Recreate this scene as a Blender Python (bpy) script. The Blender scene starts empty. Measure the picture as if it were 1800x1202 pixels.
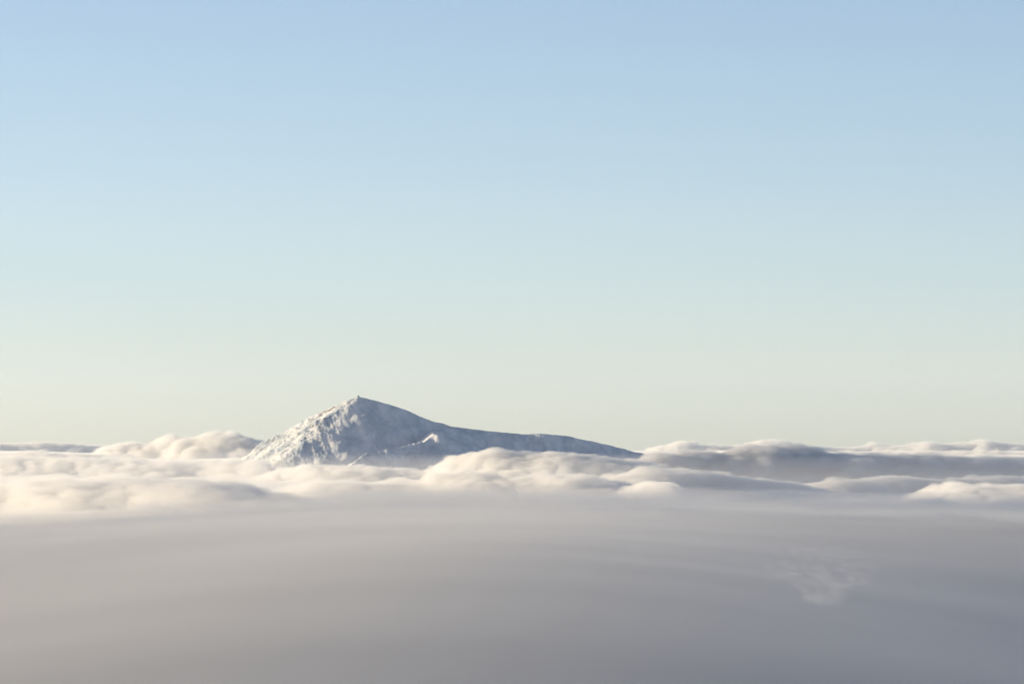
import bpy, bmesh, math, random
import numpy as np
from mathutils import Vector

# ------------------------------------------------------------------ camera, sky, sun, exposure
scene = bpy.context.scene
COL = scene.collection
R = math.radians
FPX, HX, HY = 9000.0, 900.0, 785.0          # focal length in photo pixels, horizon row
FS = FPX / 3500.0                            # a long lens: everything stands this much farther off
D0 = 8000.0 * FS                             # distance of the summit

cam_d = bpy.data.cameras.new('camera')
cam_d.sensor_width = 36.0
cam_d.lens = 36.0 * FPX / 1800.0
cam_d.clip_start, cam_d.clip_end = 1.0, 300000.0
cam = bpy.data.objects.new('camera', cam_d)
COL.objects.link(cam)
cam.location = (0, 0, 0)
cam.rotation_euler = (R(90) + math.atan((HY - 601.0) / FPX), 0, 0)
scene.camera = cam

SUN_AZ, SUN_EL = 77.0, 8.5                  # degrees to the left of the view, degrees up
sun_vec = Vector((-math.sin(R(SUN_AZ)) * math.cos(R(SUN_EL)), math.cos(R(SUN_AZ)) * math.cos(R(SUN_EL)), math.sin(R(SUN_EL))))

world = bpy.data.worlds.new('World')
scene.world = world
world.use_nodes = True
wn = world.node_tree.nodes
wn.clear()
sky = wn.new('ShaderNodeTexSky')
sky.sky_type = 'NISHITA'
sky.sun_disc = False
sky.sun_elevation = R(SUN_EL)
sky.sun_rotation = R(-SUN_AZ)
sky.altitude = 1700
sky.air_density = 0.54
sky.dust_density = 2.0
sky.ozone_density = 0.65
bg = wn.new('ShaderNodeBackground')
bg.inputs['Strength'].default_value = 0.12
wo = wn.new('ShaderNodeOutputWorld')
world.node_tree.links.new(sky.outputs[0], bg.inputs[0])
world.node_tree.links.new(bg.outputs[0], wo.inputs[0])

sd = bpy.data.lights.new('sun', 'SUN')
sd.energy = 5.0
sd.angle = R(0.6)
sd.color = (1.0, 0.81, 0.53)
sun = bpy.data.objects.new('sun', sd)
COL.objects.link(sun)
sun.rotation_euler = sun_vec.to_track_quat('Z', 'Y').to_euler()
sun.location = (-3000, 0, 2000)

scene.view_settings.view_transform = 'Standard'
scene.view_settings.look = 'None'
scene.view_settings.gamma = 1.0
scene.view_settings.exposure = 0.64
scene.view_settings.use_curve_mapping = False
cy = scene.cycles
cy.use_denoising = True
try:
    cy.denoiser = 'OPENIMAGEDENOISE'
except Exception:
    pass
cy.max_bounces = 8
cy.diffuse_bounces = 3
cy.volume_bounces = 3
cy.volume_step_rate = 2.0
cy.volume_max_steps = 256
cy.use_adaptive_sampling = True
cy.adaptive_threshold = 0.02


# ------------------------------------------------------------------ numpy noise
class Perlin:
    def __init__(self, seed):
        r = np.random.RandomState(seed)
        self.p = np.concatenate([r.permutation(512)] * 3)
        a = r.rand(512) * 2 * np.pi
        self.gx, self.gy = np.cos(a), np.sin(a)

    def __call__(self, x, y):
        xi, yi = np.floor(x).astype(int), np.floor(y).astype(int)
        fx, fy = x - xi, y - yi
        xi, yi = xi & 511, yi & 511
        def g(ix, iy, dx, dy):
            h = self.p[self.p[ix] + iy]
            return self.gx[h] * dx + self.gy[h] * dy
        u, v = fx**3 * (fx * (fx * 6 - 15) + 10), fy**3 * (fy * (fy * 6 - 15) + 10)
        x1, y1 = (xi + 1), (yi + 1)
        a = g(xi, yi, fx, fy); b = g(x1, yi, fx - 1, fy)
        c = g(xi, y1, fx, fy - 1); d = g(x1, y1, fx - 1, fy - 1)
        return ((a + (b - a) * u) * (1 - v) + (c + (d - c) * u) * v) * 1.4


def fbm(x, y, seed, octaves=4, gain=0.5, mode='plain'):
    out, amp, tot = np.zeros_like(x), 1.0, 0.0
    for o in range(octaves):
        n = Perlin(seed * 17 + o)(x * 2**o + 31.7 * o, y * 2**o - 12.3 * o)
        if mode == 'billow': n = np.abs(n) * 2 - 0.55
        elif mode == 'ridge': n = (1 - np.abs(n)) ** 2 * 2 - 1.2
        out += n * amp; tot += amp; amp *= gain
    return out / tot


def smoothstep(a, b, x):
    t = np.clip((x - a) / (b - a), 0, 1)
    return t * t * (3 - 2 * t)


def pchip(xs, ys, x):
    """monotone-ish smooth interpolation of a crest line"""
    xs, ys = np.asarray(xs, float), np.asarray(ys, float)
    h = np.diff(xs); d = np.diff(ys) / h
    m = np.zeros_like(ys); m[0], m[-1] = d[0], d[-1]
    same = d[:-1] * d[1:] > 0
    m[1:-1] = np.where(same, 2 * d[:-1] * d[1:] / np.where(same, d[:-1] + d[1:], 1), 0)
    x = np.clip(x, xs[0], xs[-1])
    i = np.clip(np.searchsorted(xs, x) - 1, 0, len(h) - 1)
    t = (x - xs[i]) / h[i]
    return ((2*t**3 - 3*t**2 + 1) * ys[i] + (t**3 - 2*t**2 + t) * h[i] * m[i] + (-2*t**3 + 3*t**2) * ys[i+1] + (t**3 - t**2) * h[i] * m[i+1])


def P(px, py, y):
    """a place that a photo pixel looks at; y counts from 8000 at the summit"""
    y = D0 + (y - 8000.0)
    return ((px - HX) / FPX * y, y, (HY - py) / FPX * y)


# ------------------------------------------------------------------ materials
def new_mat(name):
    m = bpy.data.materials.new(name)
    m.use_nodes = True
    nt = m.node_tree
    nt.nodes.clear()
    return m, nt, nt.nodes.new('ShaderNodeOutputMaterial')


def N(nt, kind, **kw):
    n = nt.nodes.new(kind)
    for k, v in kw.items():
        if k in n.inputs.keys(): n.inputs[k].default_value = v
        else: setattr(n, k, v)
    return n


def cloud_core_material():
    m, nt, out = new_mat('dense_cloud')
    d = N(nt, 'ShaderNodeBsdfDiffuse')
    d.inputs['Color'].default_value = (0.88, 0.88, 0.88, 1)
    nt.links.new(d.outputs[0], out.inputs['Surface'])
    return m


def cloud_mist_material(name, density, scale, erode, step=1.0):
    m, nt, out = new_mat(name)
    L = nt.links.new
    info = N(nt, 'ShaderNodeVolumeInfo')
    geo = N(nt, 'ShaderNodeNewGeometry')
    mp = N(nt, 'ShaderNodeMapping')
    mp.inputs['Scale'].default_value = (1, 1, 1.8)
    L(geo.outputs['Position'], mp.inputs['Vector'])
    nz = N(nt, 'ShaderNodeTexNoise', Scale=scale, Detail=4.0, Roughness=0.62)
    L(mp.outputs[0], nz.inputs['Vector'])
    a = N(nt, 'ShaderNodeMath', operation='MULTIPLY_ADD')       # grid*(1+erode) - noise*erode
    a.inputs[1].default_value = 1.0 + erode
    b = N(nt, 'ShaderNodeMath', operation='MULTIPLY'); b.inputs[1].default_value = -erode
    L(nz.outputs['Fac'], b.inputs[0])
    L(info.outputs['Density'], a.inputs[0]); L(b.outputs[0], a.inputs[2])
    c = N(nt, 'ShaderNodeMath', operation='MAXIMUM'); c.inputs[1].default_value = 0.0
    L(a.outputs[0], c.inputs[0])
    d = N(nt, 'ShaderNodeMath', operation='MULTIPLY'); d.inputs[1].default_value = density
    L(c.outputs[0], d.inputs[0])
    v = N(nt, 'ShaderNodeVolumeScatter')
    v.inputs['Color'].default_value = (0.99, 0.99, 0.99, 1)
    v.inputs['Anisotropy'].default_value = 0.25
    L(d.outputs[0], v.inputs['Density'])
    L(v.outputs[0], out.inputs['Volume'])
    m.cycles.volume_step_rate = step
    return m


CORE = cloud_core_material()


# ------------------------------------------------------------------ mesh helpers
def grid_mesh(name, X, Y, Z, bottom=None, mat=None, smooth=True):
    """a sheet over a grid; with bottom it is closed down to that level"""
    ny, nx = X.shape
    V = np.stack([X.ravel(), Y.ravel(), Z.ravel()], 1)
    idx = np.arange(nx * ny).reshape(ny, nx)
    q = np.stack([idx[:-1, :-1], idx[:-1, 1:], idx[1:, 1:], idx[1:, :-1]], -1).reshape(-1, 4)
    F = q
    if bottom is not None:
        n = nx * ny
        V = np.vstack([V, np.stack([X.ravel(), Y.ravel(), np.full(n, bottom)], 1)])
        parts = [q, q[:, ::-1] + n]
        for e, flip in ((idx[0, :], True), (idx[-1, :], False), (idx[:, 0], False), (idx[:, -1], True)):
            s = np.stack([e[:-1], e[1:], e[1:] + n, e[:-1] + n], 1)
            parts.append(s[:, ::-1] if flip else s)
        F = np.vstack(parts)
    me = bpy.data.meshes.new(name)
    me.vertices.add(len(V)); me.vertices.foreach_set('co', V.astype(np.float32).ravel())
    me.loops.add(F.size); me.loops.foreach_set('vertex_index', F.astype(np.int32).ravel())
    me.polygons.add(len(F))
    me.polygons.foreach_set('loop_start', np.arange(0, F.size, 4, dtype=np.int32))
    me.update(calc_edges=True)
    if smooth:
        me.polygons.foreach_set('use_smooth', np.ones(len(F), bool))
    if mat: me.materials.append(mat)
    return me


def link(name, data, parent=None):
    o = bpy.data.objects.new(name, data)
    COL.objects.link(o)
    if parent: o.parent = parent
    return o


def tag(o, label=None, cat=None, group=None, kind=None):
    for k, v in (('label', label), ('category', cat), ('group', group), ('kind', kind)):
        if v: o[k] = v
    return o


def fog_group(voxel, band, mat):
    """turns a closed shell into a cloud of droplets that thins out towards the shell"""
    ng = bpy.data.node_groups.new('fill_with_mist', 'GeometryNodeTree')
    ng.interface.new_socket('Geometry', in_out='INPUT', socket_type='NodeSocketGeometry')
    ng.interface.new_socket('Geometry', in_out='OUTPUT', socket_type='NodeSocketGeometry')
    gi, go = ng.nodes.new('NodeGroupInput'), ng.nodes.new('NodeGroupOutput')
    mv = ng.nodes.new('GeometryNodeMeshToVolume')
    mv.resolution_mode = 'VOXEL_SIZE'
    mv.inputs['Voxel Size'].default_value = voxel
    mv.inputs['Interior Band Width'].default_value = band
    mv.inputs['Density'].default_value = 1.0
    sm = ng.nodes.new('GeometryNodeSetMaterial')
    sm.inputs['Material'].default_value = mat
    ng.links.new(gi.outputs[0], mv.inputs['Mesh'])
    ng.links.new(mv.outputs[0], sm.inputs[0])
    ng.links.new(sm.outputs[0], go.inputs[0])
    return ng


def puff_group(voxel, mat):
    """turns a swarm of points, each with its own radius, into one billowing body of droplets"""
    ng = bpy.data.node_groups.new('fill_with_puffs', 'GeometryNodeTree')
    ng.interface.new_socket('Geometry', in_out='INPUT', socket_type='NodeSocketGeometry')
    ng.interface.new_socket('Geometry', in_out='OUTPUT', socket_type='NodeSocketGeometry')
    gi, go = ng.nodes.new('NodeGroupInput'), ng.nodes.new('NodeGroupOutput')
    at = ng.nodes.new('GeometryNodeInputNamedAttribute'); at.data_type = 'FLOAT'
    at.inputs['Name'].default_value = 'puff_radius'
    mp = ng.nodes.new('GeometryNodeMeshToPoints')
    pv = ng.nodes.new('GeometryNodePointsToVolume'); pv.resolution_mode = 'VOXEL_SIZE'
    pv.inputs['Voxel Size'].default_value = voxel
    pv.inputs['Density'].default_value = 1.0
    sm = ng.nodes.new('GeometryNodeSetMaterial'); sm.inputs['Material'].default_value = mat
    ng.links.new(gi.outputs[0], mp.inputs['Mesh'])
    ng.links.new(at.outputs['Attribute'], mp.inputs['Radius'])
    ng.links.new(mp.outputs[0], pv.inputs['Points'])
    ng.links.new(at.outputs['Attribute'], pv.inputs['Radius'])
    ng.links.new(pv.outputs[0], sm.inputs[0]); ng.links.new(sm.outputs[0], go.inputs[0])
    return ng


def puffs(parent, C, rad, squash, voxel, mat, name='billows'):
    me = bpy.data.meshes.new(name)
    C = C.copy(); C[:, 2] /= squash
    me.vertices.add(len(C)); me.vertices.foreach_set('co', C.astype(np.float32).ravel())
    at = me.attributes.new('puff_radius', 'FLOAT', 'POINT'); at.data.foreach_set('value', rad.astype(np.float32))
    me.materials.append(mat)
    o = link(name, me, parent)
    o.scale = (1, 1, squash)
    o['kind'] = 'stuff'
    o.modifiers.new('puffs', 'NODES').node_group = puff_group(voxel, mat)
    return o


def bank(label, dist, crest, front, back, base, r, seed, density=0.04, voxel=9.0, erode=0.5, tilt=0.0, squash=0.7, cover=1.5, group='banks of the cloud sea', parent=None):
    """one bank: heaped billows under a crest line (photo pixels, at its real distance), falling off to the front and the back"""
    rng = np.random.RandomState(seed)
    dist = dist * FS
    k = dist / FPX
    xs = [(p[0] - HX) * k for p in crest]; zs = [(HY - p[1]) * k for p in crest]
    xm = 0.5 * (xs[0] + xs[-1])

    def yc(x):
        return dist + 0.8 * front * fbm(x / (front * 2.5), x * 0 + seed * 3.7, seed, 3) + tilt * (x - xm)

    def top(x, y):
        t = y - yc(x)
        t = np.clip(np.where(t < 0, -t / front, t / back), 0, 1)
        wob = fbm(x / (r * 5), y / (r * 5), seed + 3, 3) * r * 0.35
        return base + (pchip(xs, zs, x) - base) * (0.55 * np.sqrt(1 - t**2) + 0.45 * (1 - t * t)) + wob * (1 - t)
    hw = abs(tilt) * 0.5 * (xs[-1] - xs[0])
    n = int((xs[-1] - xs[0]) * (front + back) / r**2 * cover)
    x = rng.uniform(xs[0], xs[-1], n)
    t = np.clip(rng.normal(0, 0.5, n), -1, 1)
    y = yc(x) + np.where(t < 0, t * front, t * back)
    ra = r * np.clip(np.exp(rng.normal(-0.15, 0.38, n)), 0.35, 1.7)
    ra *= np.clip(0.35 + (pchip(xs, zs, x) - base) / (4 * r), 0.35, 1.0)
    z = top(x, y) - ra * squash * rng.uniform(0.9, 1.2, n)
    C, Rd = [np.stack([x, y, z], 1)], [ra]
    for f, m in ((0.55, 3), (0.3, 2)):                      # smaller heads sitting on the larger ones
        i = np.repeat(np.arange(n), m)
        d = rng.normal(0, 1, (len(i), 3)); d /= np.linalg.norm(d, axis=1)[:, None]
        d[:, 2] = np.abs(d[:, 2]) * 0.8
        rs = ra[i] * f * rng.uniform(0.6, 1.3, len(i))
        c = C[0][i] + d * (ra[i] * 0.86)[:, None] * np.array([1, 1, squash])
        C.append(c); Rd.append(rs)
    C, Rd = np.vstack(C), np.concatenate(Rd)
    keep = Rd > voxel * 1.2
    if parent is not None:                                  # soft swells of a fog that has its own body already
        return puffs(parent, C[keep], Rd[keep], squash, voxel, cloud_mist_material('mist_' + str(seed), density, 1.0 / (r * 1.1), erode), 'fog_swell')
    st = r * 0.5
    X, Y = np.meshgrid(np.arange(xs[0], xs[-1] + st, st), np.arange(dist - front * 1.5 - hw, dist + back * 1.5 + hw, st))
    core = link('cloud_bank', grid_mesh('cloud_bank', X, Y, top(X, Y) - r * 0.95, None, CORE))
    mat = cloud_mist_material('mist_' + str(seed), density, 1.0 / (r * 1.1), erode)
    puffs(core, C[keep], Rd[keep], squash, voxel, mat)
    return tag(core, label, 'cloud', group)


# ------------------------------------------------------------------ the mountain
def build_mountain():
    st = 3.2
    x = np.arange(-1400, 950, st); y = np.arange(7250, 8750, st) + D0 - 8000.0
    X, Y = np.meshgrid(x, y)
    wx = fbm(X / 130, Y / 130, 3, 3, 0.45) * 34
    wy = fbm(X / 130, Y / 130, 4, 3, 0.45) * 34
    Xw, Yw = X + wx, Y + wy

    def ridge(pts, s_side, power=1.0, soft=8.0):
        best = np.full(X.shape, -1e4)
        pts = [P(*p) for p in pts]
        for (x0, y0, z0), (x1, y1, z1) in zip(pts[:-1], pts[1:]):
            dx, dy = x1 - x0, y1 - y0
            t = np.clip(((Xw - x0) * dx + (Yw - y0) * dy) / (dx * dx + dy * dy), 0, 1)
            d = np.hypot(Xw - (x0 + t * dx), Yw - (y0 + t * dy))
            side = (Xw - x0) * dy - (Yw - y0) * dx          # >0 on one side
            s = np.where(side > 0, s_side[0], s_side[1])
            d2 = np.sqrt(d * d + soft * soft) - soft
            best = np.maximum(best, z0 + t * (z1 - z0) - s * d2 ** power)
        return best

    main = ridge([(330, 885, 8420), (435, 805, 8270), (500, 757, 8180), (560, 726, 8090), (605, 703.5, 8015), (630, 697.5, 8000), (680, 709, 8050), (720, 724, 8090),
                  (760, 740, 8140), (790, 748.5, 8170), (850, 757, 8220), (920, 763, 8260), (960, 762, 8270), (1000, 767, 8280), (1050, 777, 8300), (1090, 787, 8310),
                  (1135, 798, 8320), (1230, 835, 8330)], (0.70, 0.66))
    butt = -6 + ridge([(612, 703, 8005), (597, 716, 7960), (586, 735, 7905), (570, 742, 7880), (553, 763, 7830), (541, 771, 7790), (529, 793, 7740), (505, 812, 7690), (480, 850, 7600)], (0.62, 0.55), soft=14)
    spur = ridge([(762, 764, 7740), (742, 774, 7690), (715, 782, 7640), (690, 789, 7590), (650, 796, 7530), (622, 814, 7460), (590, 850, 7390)], (0.6, 0.6), soft=5)
    rib = ridge([(606, 735, 7880), (622, 758, 7810), (634, 782, 7740), (645, 815, 7650)], (0.6, 0.6), soft=6)
    left = ridge([(500, 757, 8180), (478, 782, 8080), (455, 805, 7960), (430, 840, 7850)], (0.65, 0.65), soft=6)

    knoll = ridge([(800, 751, 8175), (785, 752.5, 8060), (768, 757, 7850), (762, 763, 7740), (770, 790, 7680), (780, 820, 7620)], (0.75, 0.65), soft=16)

    def smax(a, b, k):
        h = np.clip(0.5 + 0.5 * (a - b) / k, 0, 1)
        return b + (a - b) * h + k * h * (1 - h)
    Z = smax(main, butt, 10); Z = smax(Z, spur, 9); Z = smax(Z, knoll, 8); Z = smax(Z, rib - 6, 12); Z = smax(Z, left - 2, 8)
    k = Y / FPX
    px = HX + X / k; py = HY - Z / k
    # craggy buttress on the sun side, smooth snow in the basin and on the long shoulder
    rocky = np.clip(1.15 * (1 - smoothstep(560, 655, px + (py - 750) * 0.35)) + 0.8 * (1 - smoothstep(0, 22, np.abs(Z - spur))) * (px < 775), 0, 1)
    rocky = np.maximum(rocky, 0.25 * smoothstep(770, 800, py))
    Z = Z + rocky * (3.8 * fbm((X + 0.25 * Y) / 46, Y / 150, 8, 5, 0.55, 'ridge') + 1.0 * fbm((X + 0.2 * Y) / 12, Y / 34, 9, 3, 0.6, 'ridge'))
    Z = Z + 5.0 * fbm(X / 110, Y / 160, 10, 5, 0.52) + 0.8 * fbm(X / 13, Y / 13, 11, 3)
    Z = np.maximum(Z, -420)

    m, nt, out = new_mat('snowy_rock')
    L = nt.links.new
    geo = N(nt, 'ShaderNodeNewGeometry')
    sep = N(nt, 'ShaderNodeSeparateXYZ'); L(geo.outputs['Normal'], sep.inputs[0])
    n1 = N(nt, 'ShaderNodeTexNoise', Scale=0.055, Detail=8.0, Roughness=0.68)
    L(geo.outputs['Position'], n1.inputs['Vector'])
    n2 = N(nt, 'ShaderNodeTexNoise', Scale=0.006, Detail=4.0, Roughness=0.55)
    L(geo.outputs['Position'], n2.inputs['Vector'])
    # bare rock where the ground is steep, broken up by drifts
    a = N(nt, 'ShaderNodeMath', operation='MULTIPLY_ADD'); a.inputs[1].default_value = 0.55
    L(n1.outputs['Fac'], a.inputs[0]); L(sep.outputs['Z'], a.inputs[2])
    b = N(nt, 'ShaderNodeMath', operation='MULTIPLY_ADD'); b.inputs[1].default_value = 0.30
    L(n2.outputs['Fac'], b.inputs[0]); L(a.outputs[0], b.inputs[2])
    ca = N(nt, 'ShaderNodeAttribute', attribute_name='crag')
    cr = N(nt, 'ShaderNodeMath', operation='MULTIPLY_ADD'); cr.inputs[1].default_value = -0.15
    L(ca.outputs['Fac'], cr.inputs[0]); L(b.outputs[0], cr.inputs[2])
    ramp = N(nt, 'ShaderNodeMapRange'); ramp.interpolation_type = 'SMOOTHSTEP'
    ramp.inputs['From Min'].default_value = 0.86; ramp.inputs['From Max'].default_value = 1.10
    L(cr.outputs[0], ramp.inputs['Value'])
    mix = N(nt, 'ShaderNodeMix', data_type='RGBA')
    mix.inputs['A'].default_value = (0.15, 0.16, 0.18, 1)
    tone = N(nt, 'ShaderNodeMix', data_type='RGBA')
    tone.inputs['A'].default_value = (0.42, 0.50, 0.58, 1)          # thin snow with grass and dwarf pine under it
    tone.inputs['B'].default_value = (0.76, 0.77, 0.79, 1)
    n4 = N(nt, 'ShaderNodeTexNoise', Scale=0.011, Detail=7.0, Roughness=0.6)
    mp4 = N(nt, 'ShaderNodeMapping'); mp4.inputs['Scale'].default_value = (1.6, 0.6, 1.0); mp4.inputs['Rotation'].default_value = (0, 0, 0.4)
    L(geo.outputs['Position'], mp4.inputs['Vector']); L(mp4.outputs[0], n4.inputs['Vector'])
    r4 = N(nt, 'ShaderNodeMapRange'); r4.inputs['From Min'].default_value = 0.38; r4.inputs['From Max'].default_value = 0.60
    L(n4.outputs['Fac'], r4.inputs['Value']); L(r4.outputs[0], tone.inputs['Factor'])
    L(tone.outputs['Result'], mix.inputs['B'])
    L(ramp.outputs[0], mix.inputs['Factor'])
    n3 = N(nt, 'ShaderNodeTexNoise', Scale=0.18, Detail=5.0, Roughness=0.7)
    L(geo.outputs['Position'], n3.inputs['Vector'])
    bump = N(nt, 'ShaderNodeBump', Strength=0.2, Distance=3.0)
    L(n3.outputs['Fac'], bump.inputs['Height'])
    bs = N(nt, 'ShaderNodeBsdfPrincipled')
    bs.inputs['Roughness'].default_value = 0.85
    bs.inputs['Specular IOR Level'].default_value = 0.2
    L(mix.outputs['Result'], bs.inputs['Base Color']); L(bump.outputs[0], bs.inputs['Normal'])
    L(bs.outputs[0], out.inputs['Surface'])
    me = grid_mesh('mountain', X, Y, Z, None, m)
    at = me.attributes.new('crag', 'FLOAT', 'POINT'); at.data.foreach_set('value', rocky.astype(np.float32).ravel())
    o = link('mountain', me)
    tag(o, 'snow covered mountain with a craggy sunlit shoulder rising out of the cloud sea', None, None, 'structure')
    # rough crags poking out along the sunlit ridge
    rm, rnt, rout = new_mat('dark_crag')
    rn = N(rnt, 'ShaderNodeTexNoise', Scale=0.5, Detail=6.0)
    rg = N(rnt, 'ShaderNodeNewGeometry'); rnt.links.new(rg.outputs['Position'], rn.inputs['Vector'])
    rr = N(rnt, 'ShaderNodeValToRGB')
    rr.color_ramp.elements[0].position = 0.5; rr.color_ramp.elements[0].color = (0.07, 0.065, 0.065, 1)
    rr.color_ramp.elements[1].position = 0.62; rr.color_ramp.elements[1].color = (0.55, 0.55, 0.57, 1)
    rnt.links.new(rn.outputs['Fac'], rr.inputs[0])
    rb = N(rnt, 'ShaderNodeBsdfDiffuse'); rnt.links.new(rr.outputs[0], rb.inputs[0]); rnt.links.new(rb.outputs[0], rout.inputs['Surface'])
    rng = random.Random(4)
    meshes = []
    for v in range(4):
        bm = bmesh.new()
        bmesh.ops.create_icosphere(bm, subdivisions=1, radius=1.0)
        for vt in bm.verts:
            vt.co *= 0.65 + rng.random() * 0.6
        me = bpy.data.meshes.new('rock'); bm.to_mesh(me); bm.free(); me.materials.append(rm); meshes.append(me)
    def zat(xx, yy):
        return float(Z[int(np.clip(round((yy - y[0]) / st), 0, len(y) - 1)), int(np.clip(round((xx - x[0]) / st), 0, len(x) - 1))])
    line = [P(500, 757, 8180), P(560, 726, 8090), P(605, 703.5, 8015), P(590, 722, 7945), P(566, 748, 7880), P(541, 776, 7800), P(515, 806, 7720)]
    for i in range(110):
        s = rng.random() * (len(line) - 1); j = int(s); f = s - j
        xx = line[j][0] + (line[j+1][0] - line[j][0]) * f + rng.gauss(0, 30)
        yy = line[j][1] + (line[j+1][1] - line[j][1]) * f + rng.gauss(0, 30)
        rk = link('rock', meshes[i % 4], o)
        sc = 1.5 + 3.0 * rng.random() ** 2
        rk.location = (xx, yy, zat(xx, yy) - sc * 0.1)
        rk.scale = (sc * rng.uniform(0.8, 1.6), sc, sc * rng.uniform(0.6, 1.1)); rk.rotation_euler = (rng.random(), rng.random(), rng.random() * 6)
    return o, zat, (X, Y, Z)


mountain, zat, (MX, MY, MZ) = build_mountain()


def flat_mat(name, col, rough=0.8):
    m, nt, out = new_mat(name)
    n = N(nt, 'ShaderNodeTexNoise', Scale=0.8, Detail=5.0)
    g = N(nt, 'ShaderNodeNewGeometry'); nt.links.new(g.outputs['Position'], n.inputs['Vector'])
    mx = N(nt, 'ShaderNodeMix', data_type='RGBA')
    mx.inputs['A'].default_value = tuple(c * 0.75 for c in col) + (1,); mx.inputs['B'].default_value = tuple(col) + (1,)
    nt.links.new(n.outputs['Fac'], mx.inputs['Factor'])
    b = N(nt, 'ShaderNodeBsdfPrincipled'); b.inputs['Roughness'].default_value = rough
    nt.links.new(mx.outputs['Result'], b.inputs['Base Color']); nt.links.new(b.outputs[0], out.inputs['Surface'])
    return m


def build_hut():
    hx, hy, hz = P(630, 697.5, 8000)
    hz = zat(hx, hy)
    root = link('summit_hut', None)
    root.location = (hx, hy, hz - 0.8)
    root.scale = (0.75, 0.75, 0.75)
    tag(root, 'tiny dark hut standing on the very top of the mountain', 'hut')
    wm, rfm, gm = flat_mat('weathered_timber', (0.12, 0.10, 0.09)), flat_mat('dark_roof', (0.08, 0.08, 0.085)), flat_mat('dull_glass', (0.03, 0.035, 0.04), 0.2)
    def prism(name, poly, y0, y1, mat, parent):
        bm = bmesh.new()
        a = [bm.verts.new((p[0], y0, p[1])) for p in poly]; b = [bm.verts.new((p[0], y1, p[1])) for p in poly]
        bm.faces.new(a); bm.faces.new(b[::-1])
        for i in range(len(poly)):
            j = (i + 1) % len(poly)
            bm.faces.new((a[j], a[i], b[i], b[j]))
        bmesh.ops.recalc_face_normals(bm, faces=bm.faces)
        me = bpy.data.meshes.new(name); bm.to_mesh(me); bm.free(); me.materials.append(mat)
        return link(name, me, parent)
    prism('wall', [(-4.5, -2), (4.5, -2), (4.5, 4), (0, 7.2), (-4.5, 4)], -5, 5, wm, root)
    rf = prism('roof', [(-5.4, 3.4), (-5.4, 3.9), (0, 7.9), (5.4, 3.9), (5.4, 3.4), (0, 7.3)], -5.8, 5.8, rfm, root)
    prism('chimney', [(1.6, 5.5), (2.6, 5.5), (2.6, 8.8), (1.6, 8.8)], -0.5, 0.5, wm, rf)
    for wx in (-2.2, 2.2):
        prism('window', [(wx - 0.7, 1.4), (wx + 0.7, 1.4), (wx + 0.7, 2.9), (wx - 0.7, 2.9)], -5.08, -4.9, gm, root)
    prism('door', [(-0.6, 0.6), (0.6, 0.6), (0.6, 2.9), (-0.6, 2.9)], -5.1, -4.9, gm, root)


build_hut()


# ------------------------------------------------------------------ the cloud sea
def even_mist(name, density, albedo=0.99, g=0.25):
    m, nt, out = new_mat(name)
    v = N(nt, 'ShaderNodeVolumeScatter', Density=density, Anisotropy=g)
    v.inputs['Color'].default_value = (albedo, albedo, albedo, 1)
    nt.links.new(v.outputs[0], out.inputs['Volume'])
    return m


def sheet(name, label, X, Y, H, density, core_drop, core_mat=CORE, albedo=0.99):
    core = link(name, grid_mesh(name, X, Y, H - core_drop, None, core_mat))
    link('mist_layer', grid_mesh('mist_layer', X, Y, H, float((H - core_drop).min()) - 30, even_mist('mist_' + name, density, albedo)), core)
    return tag(core, label, None, None, 'stuff')


def deck(x0, x1, y0, y1, st, levels, amp, size, seed):
    X, Y = np.meshgrid(np.arange(x0, x1 + st, st), np.arange(y0, y1 + st, st))
    L_ = np.interp(Y, [p[0] for p in levels], [p[1] for p in levels])
    return X, Y, L_ + amp * fbm(X / size, Y / size * 0.7, seed, 4, 0.5, 'billow')


X, Y, H = deck(-20000, 20000, 24000, 80000, 220, [(24000, -64), (40000, -60), (80000, -70)], 40, 1800, 21)
sheet('far_clouds', 'flat top of the far cloud sea reaching to the horizon', X, Y, H, 0.003, 70)
X, Y, H = deck(-4500, 4500, 8700, 24200, 30, [(8700, -150), (13000, -150), (17000, -125), (20000, -105), (24200, -80)], 34, 260, 22)
H = H - 60 * smoothstep(0, 500, X) * smoothstep(8700, 10500, Y) * (1 - smoothstep(19500, 21500, Y))
mid = sheet('middle_clouds', 'rolling top of the cloud sea round the foot of the mountain', X, Y, H, 0.006, 50)
X, Y = np.meshgrid(np.arange(-4500, 4600, 300), np.arange(9000, 24100, 300))
link('low_mist', grid_mesh('low_mist', X, Y, np.interp(Y, [9000, 20500, 24000], [-72, -24, -24]), -260, even_mist('thin_low_mist', 5.5e-5)), mid)

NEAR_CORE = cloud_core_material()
NEAR_CORE.node_tree.nodes['Diffuse BSDF'].inputs['Color'].default_value = (0.49, 0.49, 0.49, 1)   # the near fog's shade put into its colour, greyer than other cores


def near_height(X, Y):
    lv = [(-1500, -74), (0, -74), (4000, -84), (7000, -95), (9000, -104), (13500, -135)]
    H = np.interp(Y, [p[0] for p in lv], [p[1] for p in lv]) + 2.5 * fbm(X / 900, Y / 1300, 23, 4, 0.5, 'billow')
    fade = 1 - 0.9 * smoothstep(2500, 8000, Y)
    H = H - 24 * smoothstep(150, 800, -X) * smoothstep(4500, 8000, Y)
    return np.maximum(H - fade * (0.03 * X + 24 * np.log(np.cosh(X / 150))), -330)


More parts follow.
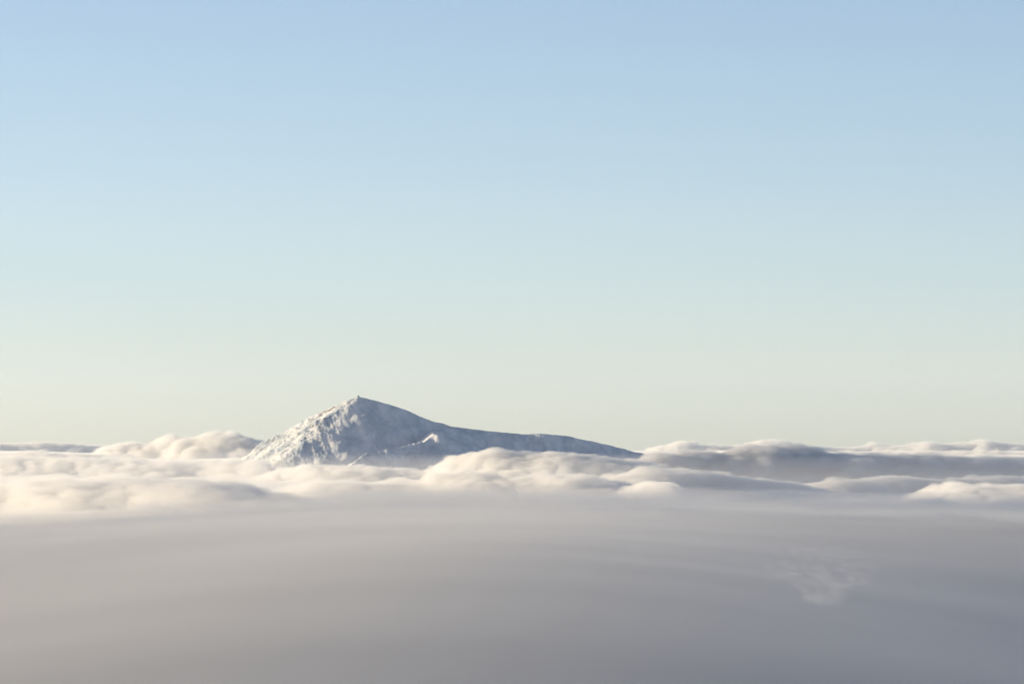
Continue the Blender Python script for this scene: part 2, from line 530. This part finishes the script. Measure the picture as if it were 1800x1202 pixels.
X, Y = np.meshgrid(np.arange(-3200, 3230, 30), np.arange(-1500, 13530, 30))
H = near_height(X, Y)
MT = np.interp(Y, [0, 2000, 9000, 13500], [14, 18, 32, 24])                 # the mist over the near fog deepens with distance
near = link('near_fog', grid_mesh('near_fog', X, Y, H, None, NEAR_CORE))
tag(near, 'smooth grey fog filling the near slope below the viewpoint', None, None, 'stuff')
for j, (f, dn) in enumerate(((1.15, 0.00018), (0.8, 0.00026), (0.5, 0.00045), (0.27, 0.0008))):      # thinner and thinner upwards
    T = H + MT * f * (1 + 0.6 * fbm(X / 300, Y / 900, 52 + j, 3) * smoothstep(3000, 7000, Y))
    link('mist_layer', grid_mesh('mist_layer', X, Y, T, -480, even_mist('mist_near_' + str(j), dn, 0.90)), near)

bank('', 3650, [(-260, 912), (-120, 898), (0, 891), (130, 904), (280, 882), (410, 898), (540, 874), (660, 890), (800, 871), (930, 888), (1080, 869), (1200, 884), (1340, 862), (1470, 876), (1590, 868), (1720, 880), (1850, 868), (2050, 912)], 420, 500, -150, 62, 61, 0.009, 14, 0.8, squash=0.5, cover=1.1, parent=near)
bank('', 2950, [(-260, 950), (-100, 930), (80, 921), (260, 928), (420, 916), (600, 922), (800, 908), (980, 914), (1150, 905), (1330, 912), (1520, 902), (1700, 910), (1900, 916), (2050, 950)], 420, 420, -140, 55, 62, 0.005, 14, 0.8, squash=0.45, cover=1.0, parent=near)

# unseen clouds added beside the view to shade the near fog and right-hand banks
def side_cloud(x0, x1, y0, y1, z0, z1, edge, edge1, density, seed):
    X, Y = np.meshgrid(np.arange(x0, x1 + 50, 50), np.arange(y0, y1 + 50, 50))
    e = smoothstep(x0, x0 + 350, X) * (1 - smoothstep(x1 - 350, x1, X)) * smoothstep(y0, y0 + edge, Y) * (1 - smoothstep(y1 - edge1, y1, Y))
    H = z0 + 5 + (z1 - z0) * (1 + 0.15 * fbm(X / 500, Y / 700, seed, 4, 0.5, 'billow')) * e
    o = link('shade_clouds', grid_mesh('shade_clouds', X, Y, H, z0, even_mist('shade_mist', density)))
    return o


tag(side_cloud(-2900, -1350, 200, 9900, -200, 430, 1000, 2200, 0.00055, 77), 'unseen bank of cloud added beyond the left edge to shade the near fog', None, None, 'stuff')
tag(side_cloud(-3100, -1350, 8500, 11900, 230, 640, 1200, 900, 0.0013, 78), 'unseen high cloud added beyond the left edge to shade the right of the near fog', None, None, 'stuff')

tag(side_cloud(-4700, -3000, 13200, 21000, 640, 1000, 1500, 500, 0.0006, 79), 'unseen high cloud added far beyond the left edge to shade the right-hand banks', None, None, 'stuff')

# far cumulus on the horizon
bank('far row of small sunlit cumulus heads on the horizon at the picture\'s right', 24000, [(1120, 800), (1160, 781), (1185, 776), (1200, 771), (1230, 781), (1290, 783), (1345, 772), (1370, 770), (1400, 783), (1450, 785), (1530, 781), (1590, 779), (1625, 774), (1660, 779), (1700, 775), (1722, 769), (1745, 777), (1800, 780), (1860, 776), (1950, 800)], 600, 900, -140, 105, 31, 0.009, 28, 0.8, tilt=-0.3)
bank('long flat far cloud with a blue grey underside left of the pale cumulus', 22000, [(-160, 800), (-80, 780), (0, 777), (50, 777), (100, 779), (150, 781), (185, 785), (230, 800)], 500, 900, -110, 80, 32, 0.012, 26, 0.4, tilt=0.3, squash=0.45)
# cumulus left of the mountain
bank('pale heaped cumulus behind the mountain\'s sunlit foot', 11500, [(150, 815), (175, 784), (205, 777), (255, 776), (300, 769), (345, 763), (400, 759), (430, 765), (455, 775), (490, 783), (560, 815)], 300, 500, -110, 66, 33, 0.013, 14, 0.8, tilt=-0.7)
bank('low cream bank spread across the picture\'s left edge', 7600, [(-200, 830), (-60, 802), (40, 800), (120, 801), (200, 806), (260, 810), (330, 808), (400, 806), (445, 804), (480, 808), (520, 818), (560, 835)], 300, 400, -120, 56, 34, 0.012, 12, 0.8, tilt=-0.7, squash=0.55)
bank('flat white bank hiding the mountain\'s foot', 7000, [(440, 840), (500, 821), (540, 816), (600, 817), (680, 820), (740, 822), (790, 806), (820, 799), (850, 791), (880, 793), (915, 798), (945, 793), (975, 789), (1010, 796), (1060, 803), (1120, 808), (1180, 830)], 280, 350, -130, 48, 35, 0.018, 10, 0.8, tilt=-0.55, squash=0.62)
bank('bright bank lapping over the end of the mountain\'s long shoulder', 7350, [(1020, 835), (1080, 815), (1130, 805), (1180, 795), (1220, 790), (1260, 796), (1300, 789), (1350, 782), (1380, 779), (1420, 788), (1480, 795), (1560, 798), (1640, 797), (1720, 800), (1800, 803), (1900, 806), (2000, 830)], 260, 600, -190, 54, 36, 0.02, 12, 0.8, tilt=0.2, squash=0.6)
bank('thin cream cloud streak low on the horizon at the picture\'s left edge', 9600, [(-220, 815), (-60, 795), (60, 793), (150, 796), (230, 801), (310, 815)], 350, 500, -110, 56, 43, 0.014, 14, 0.7, tilt=-0.5, squash=0.5)
bank('pale row of heads between the horizon cumulus and the shaded bank', 13500, [(1390, 812), (1470, 795), (1540, 791), (1620, 793), (1690, 789), (1760, 792), (1830, 790), (1960, 815)], 420, 600, -120, 70, 44, 0.014, 17, 0.7, tilt=-0.4, squash=0.6)
bank('smooth slate blue roll above the lit puff at the picture\'s right edge', 6400, [(1360, 868), (1430, 846), (1500, 838), (1580, 835), (1660, 839), (1740, 834), (1830, 836), (1980, 866)], 200, 450, -190, 46, 45, 0.022, 11, 0.7, tilt=0.5, squash=0.5)
# nearer rolls
bank('broad cream roll in front of the mountain, nearest of the lit banks', 5200, [(470, 880), (530, 852), (590, 845), (660, 846), (720, 848), (760, 832), (800, 826), (850, 832), (890, 836), (960, 830), (1020, 834), (1080, 842), (1150, 846), (1200, 862), (1260, 885)], 300, 330, -160, 42, 37, 0.018, 9, 0.8, tilt=-0.6, squash=0.6)
bank('long blue grey shaded roll with a thin bright rim', 5600, [(1000, 870), (1080, 834), (1150, 824), (1200, 824), (1260, 832), (1320, 838), (1370, 842), (1420, 852), (1480, 868), (1530, 890)], 230, 500, -190, 42, 38, 0.018, 10, 0.7, tilt=0.35, squash=0.5)
bank('small round lit puff at the end of the cream roll', 4600, [(1070, 885), (1100, 858), (1130, 847), (1160, 842), (1185, 850), (1210, 862), (1250, 885)], 180, 200, -130, 28, 39, 0.022, 8, 0.8, tilt=-0.6, squash=0.6)
bank('lit flat puff cut by the picture\'s right edge', 4700, [(1560, 890), (1610, 866), (1640, 851), (1670, 845), (1700, 849), (1760, 850), (1820, 848), (1900, 852), (1990, 890)], 260, 260, -140, 34, 40, 0.02, 9, 0.8, tilt=-0.5, squash=0.55)
bank('wide cream bank sinking into fog at the lower left', 4200, [(-220, 900), (-80, 850), (20, 846), (90, 842), (160, 840), (240, 836), (300, 836), (360, 842), (430, 850), (500, 858), (560, 872), (640, 900)], 340, 380, -160, 46, 41, 0.011, 11, 0.8, tilt=-0.7, squash=0.5)


# a ragged tatter of brighter mist lying on the near fog
def wisp():
    rng = np.random.RandomState(9)
    rows = [(1345, 1545, 1000, 60), (1350, 1530, 1012, 60), (1390, 1540, 1024, 50), (1400, 1500, 1036, 40), (1415, 1490, 1048, 36), (1425, 1480, 1058, 26), (1360, 1520, 985, 40), (1380, 1500, 965, 30), (1390, 1480, 940, 20)]
    px = np.concatenate([rng.uniform(a, b, n) for a, b, q, n in rows]); py = np.concatenate([q + rng.normal(0, 7, n) for a, b, q, n in rows])
    yy = np.arange(1200, 7000, 20.0)[None, :]                  # where each stretch of the tatter rests on the mist
    gx, gz = (px[:, None] - HX) / FPX * yy, (HY - py[:, None]) / FPX * yy
    i = np.argmax(gz < near_height(gx, yy + gx * 0) + 26, axis=1)
    y = yy[0, i]; x = (px - HX) / FPX * y
    C = np.stack([x, y, near_height(x, y) + 27 + rng.normal(0, 0.4, len(x))], 1)
    Rd = rng.uniform(1.8, 4.2, len(x))
    mat = cloud_mist_material('mist_wisp', 0.011, 0.25, 0.65)
    root = link('cloud_wisp', None)
    tag(root, 'faint ragged wisp of paler mist low in the grey fog at the lower right', 'cloud')
    puffs(root, C, Rd, 0.45, 1.3, mat, 'tatter')


wisp()


# ------------------------------------------------------------------ the air between
def haze(density):
    m, nt, out = new_mat('thin_haze')
    v = N(nt, 'ShaderNodeVolumePrincipled')
    v.inputs['Color'].default_value = (0.86, 0.93, 1.0, 1)
    v.inputs['Density'].default_value = density
    v.inputs['Anisotropy'].default_value = 0.2
    nt.links.new(v.outputs[0], out.inputs['Volume'])
    bm = bmesh.new()
    bmesh.ops.create_cube(bm, size=1.0)
    x0, x1, y0, y1, z0, z1 = -21000, 21000, -3000, 82000, -700, 1120
    for v_ in bm.verts:
        v_.co = ((x0 + x1) / 2 + v_.co.x * (x1 - x0), (y0 + y1) / 2 + v_.co.y * (y1 - y0), (z0 + z1) / 2 + v_.co.z * (z1 - z0))
    me = bpy.data.meshes.new('haze'); bm.to_mesh(me); bm.free(); me.materials.append(m)
    tag(link('haze', me), 'thin pale haze softening the far clouds and the mountain', None, None, 'stuff')


haze(7e-6)
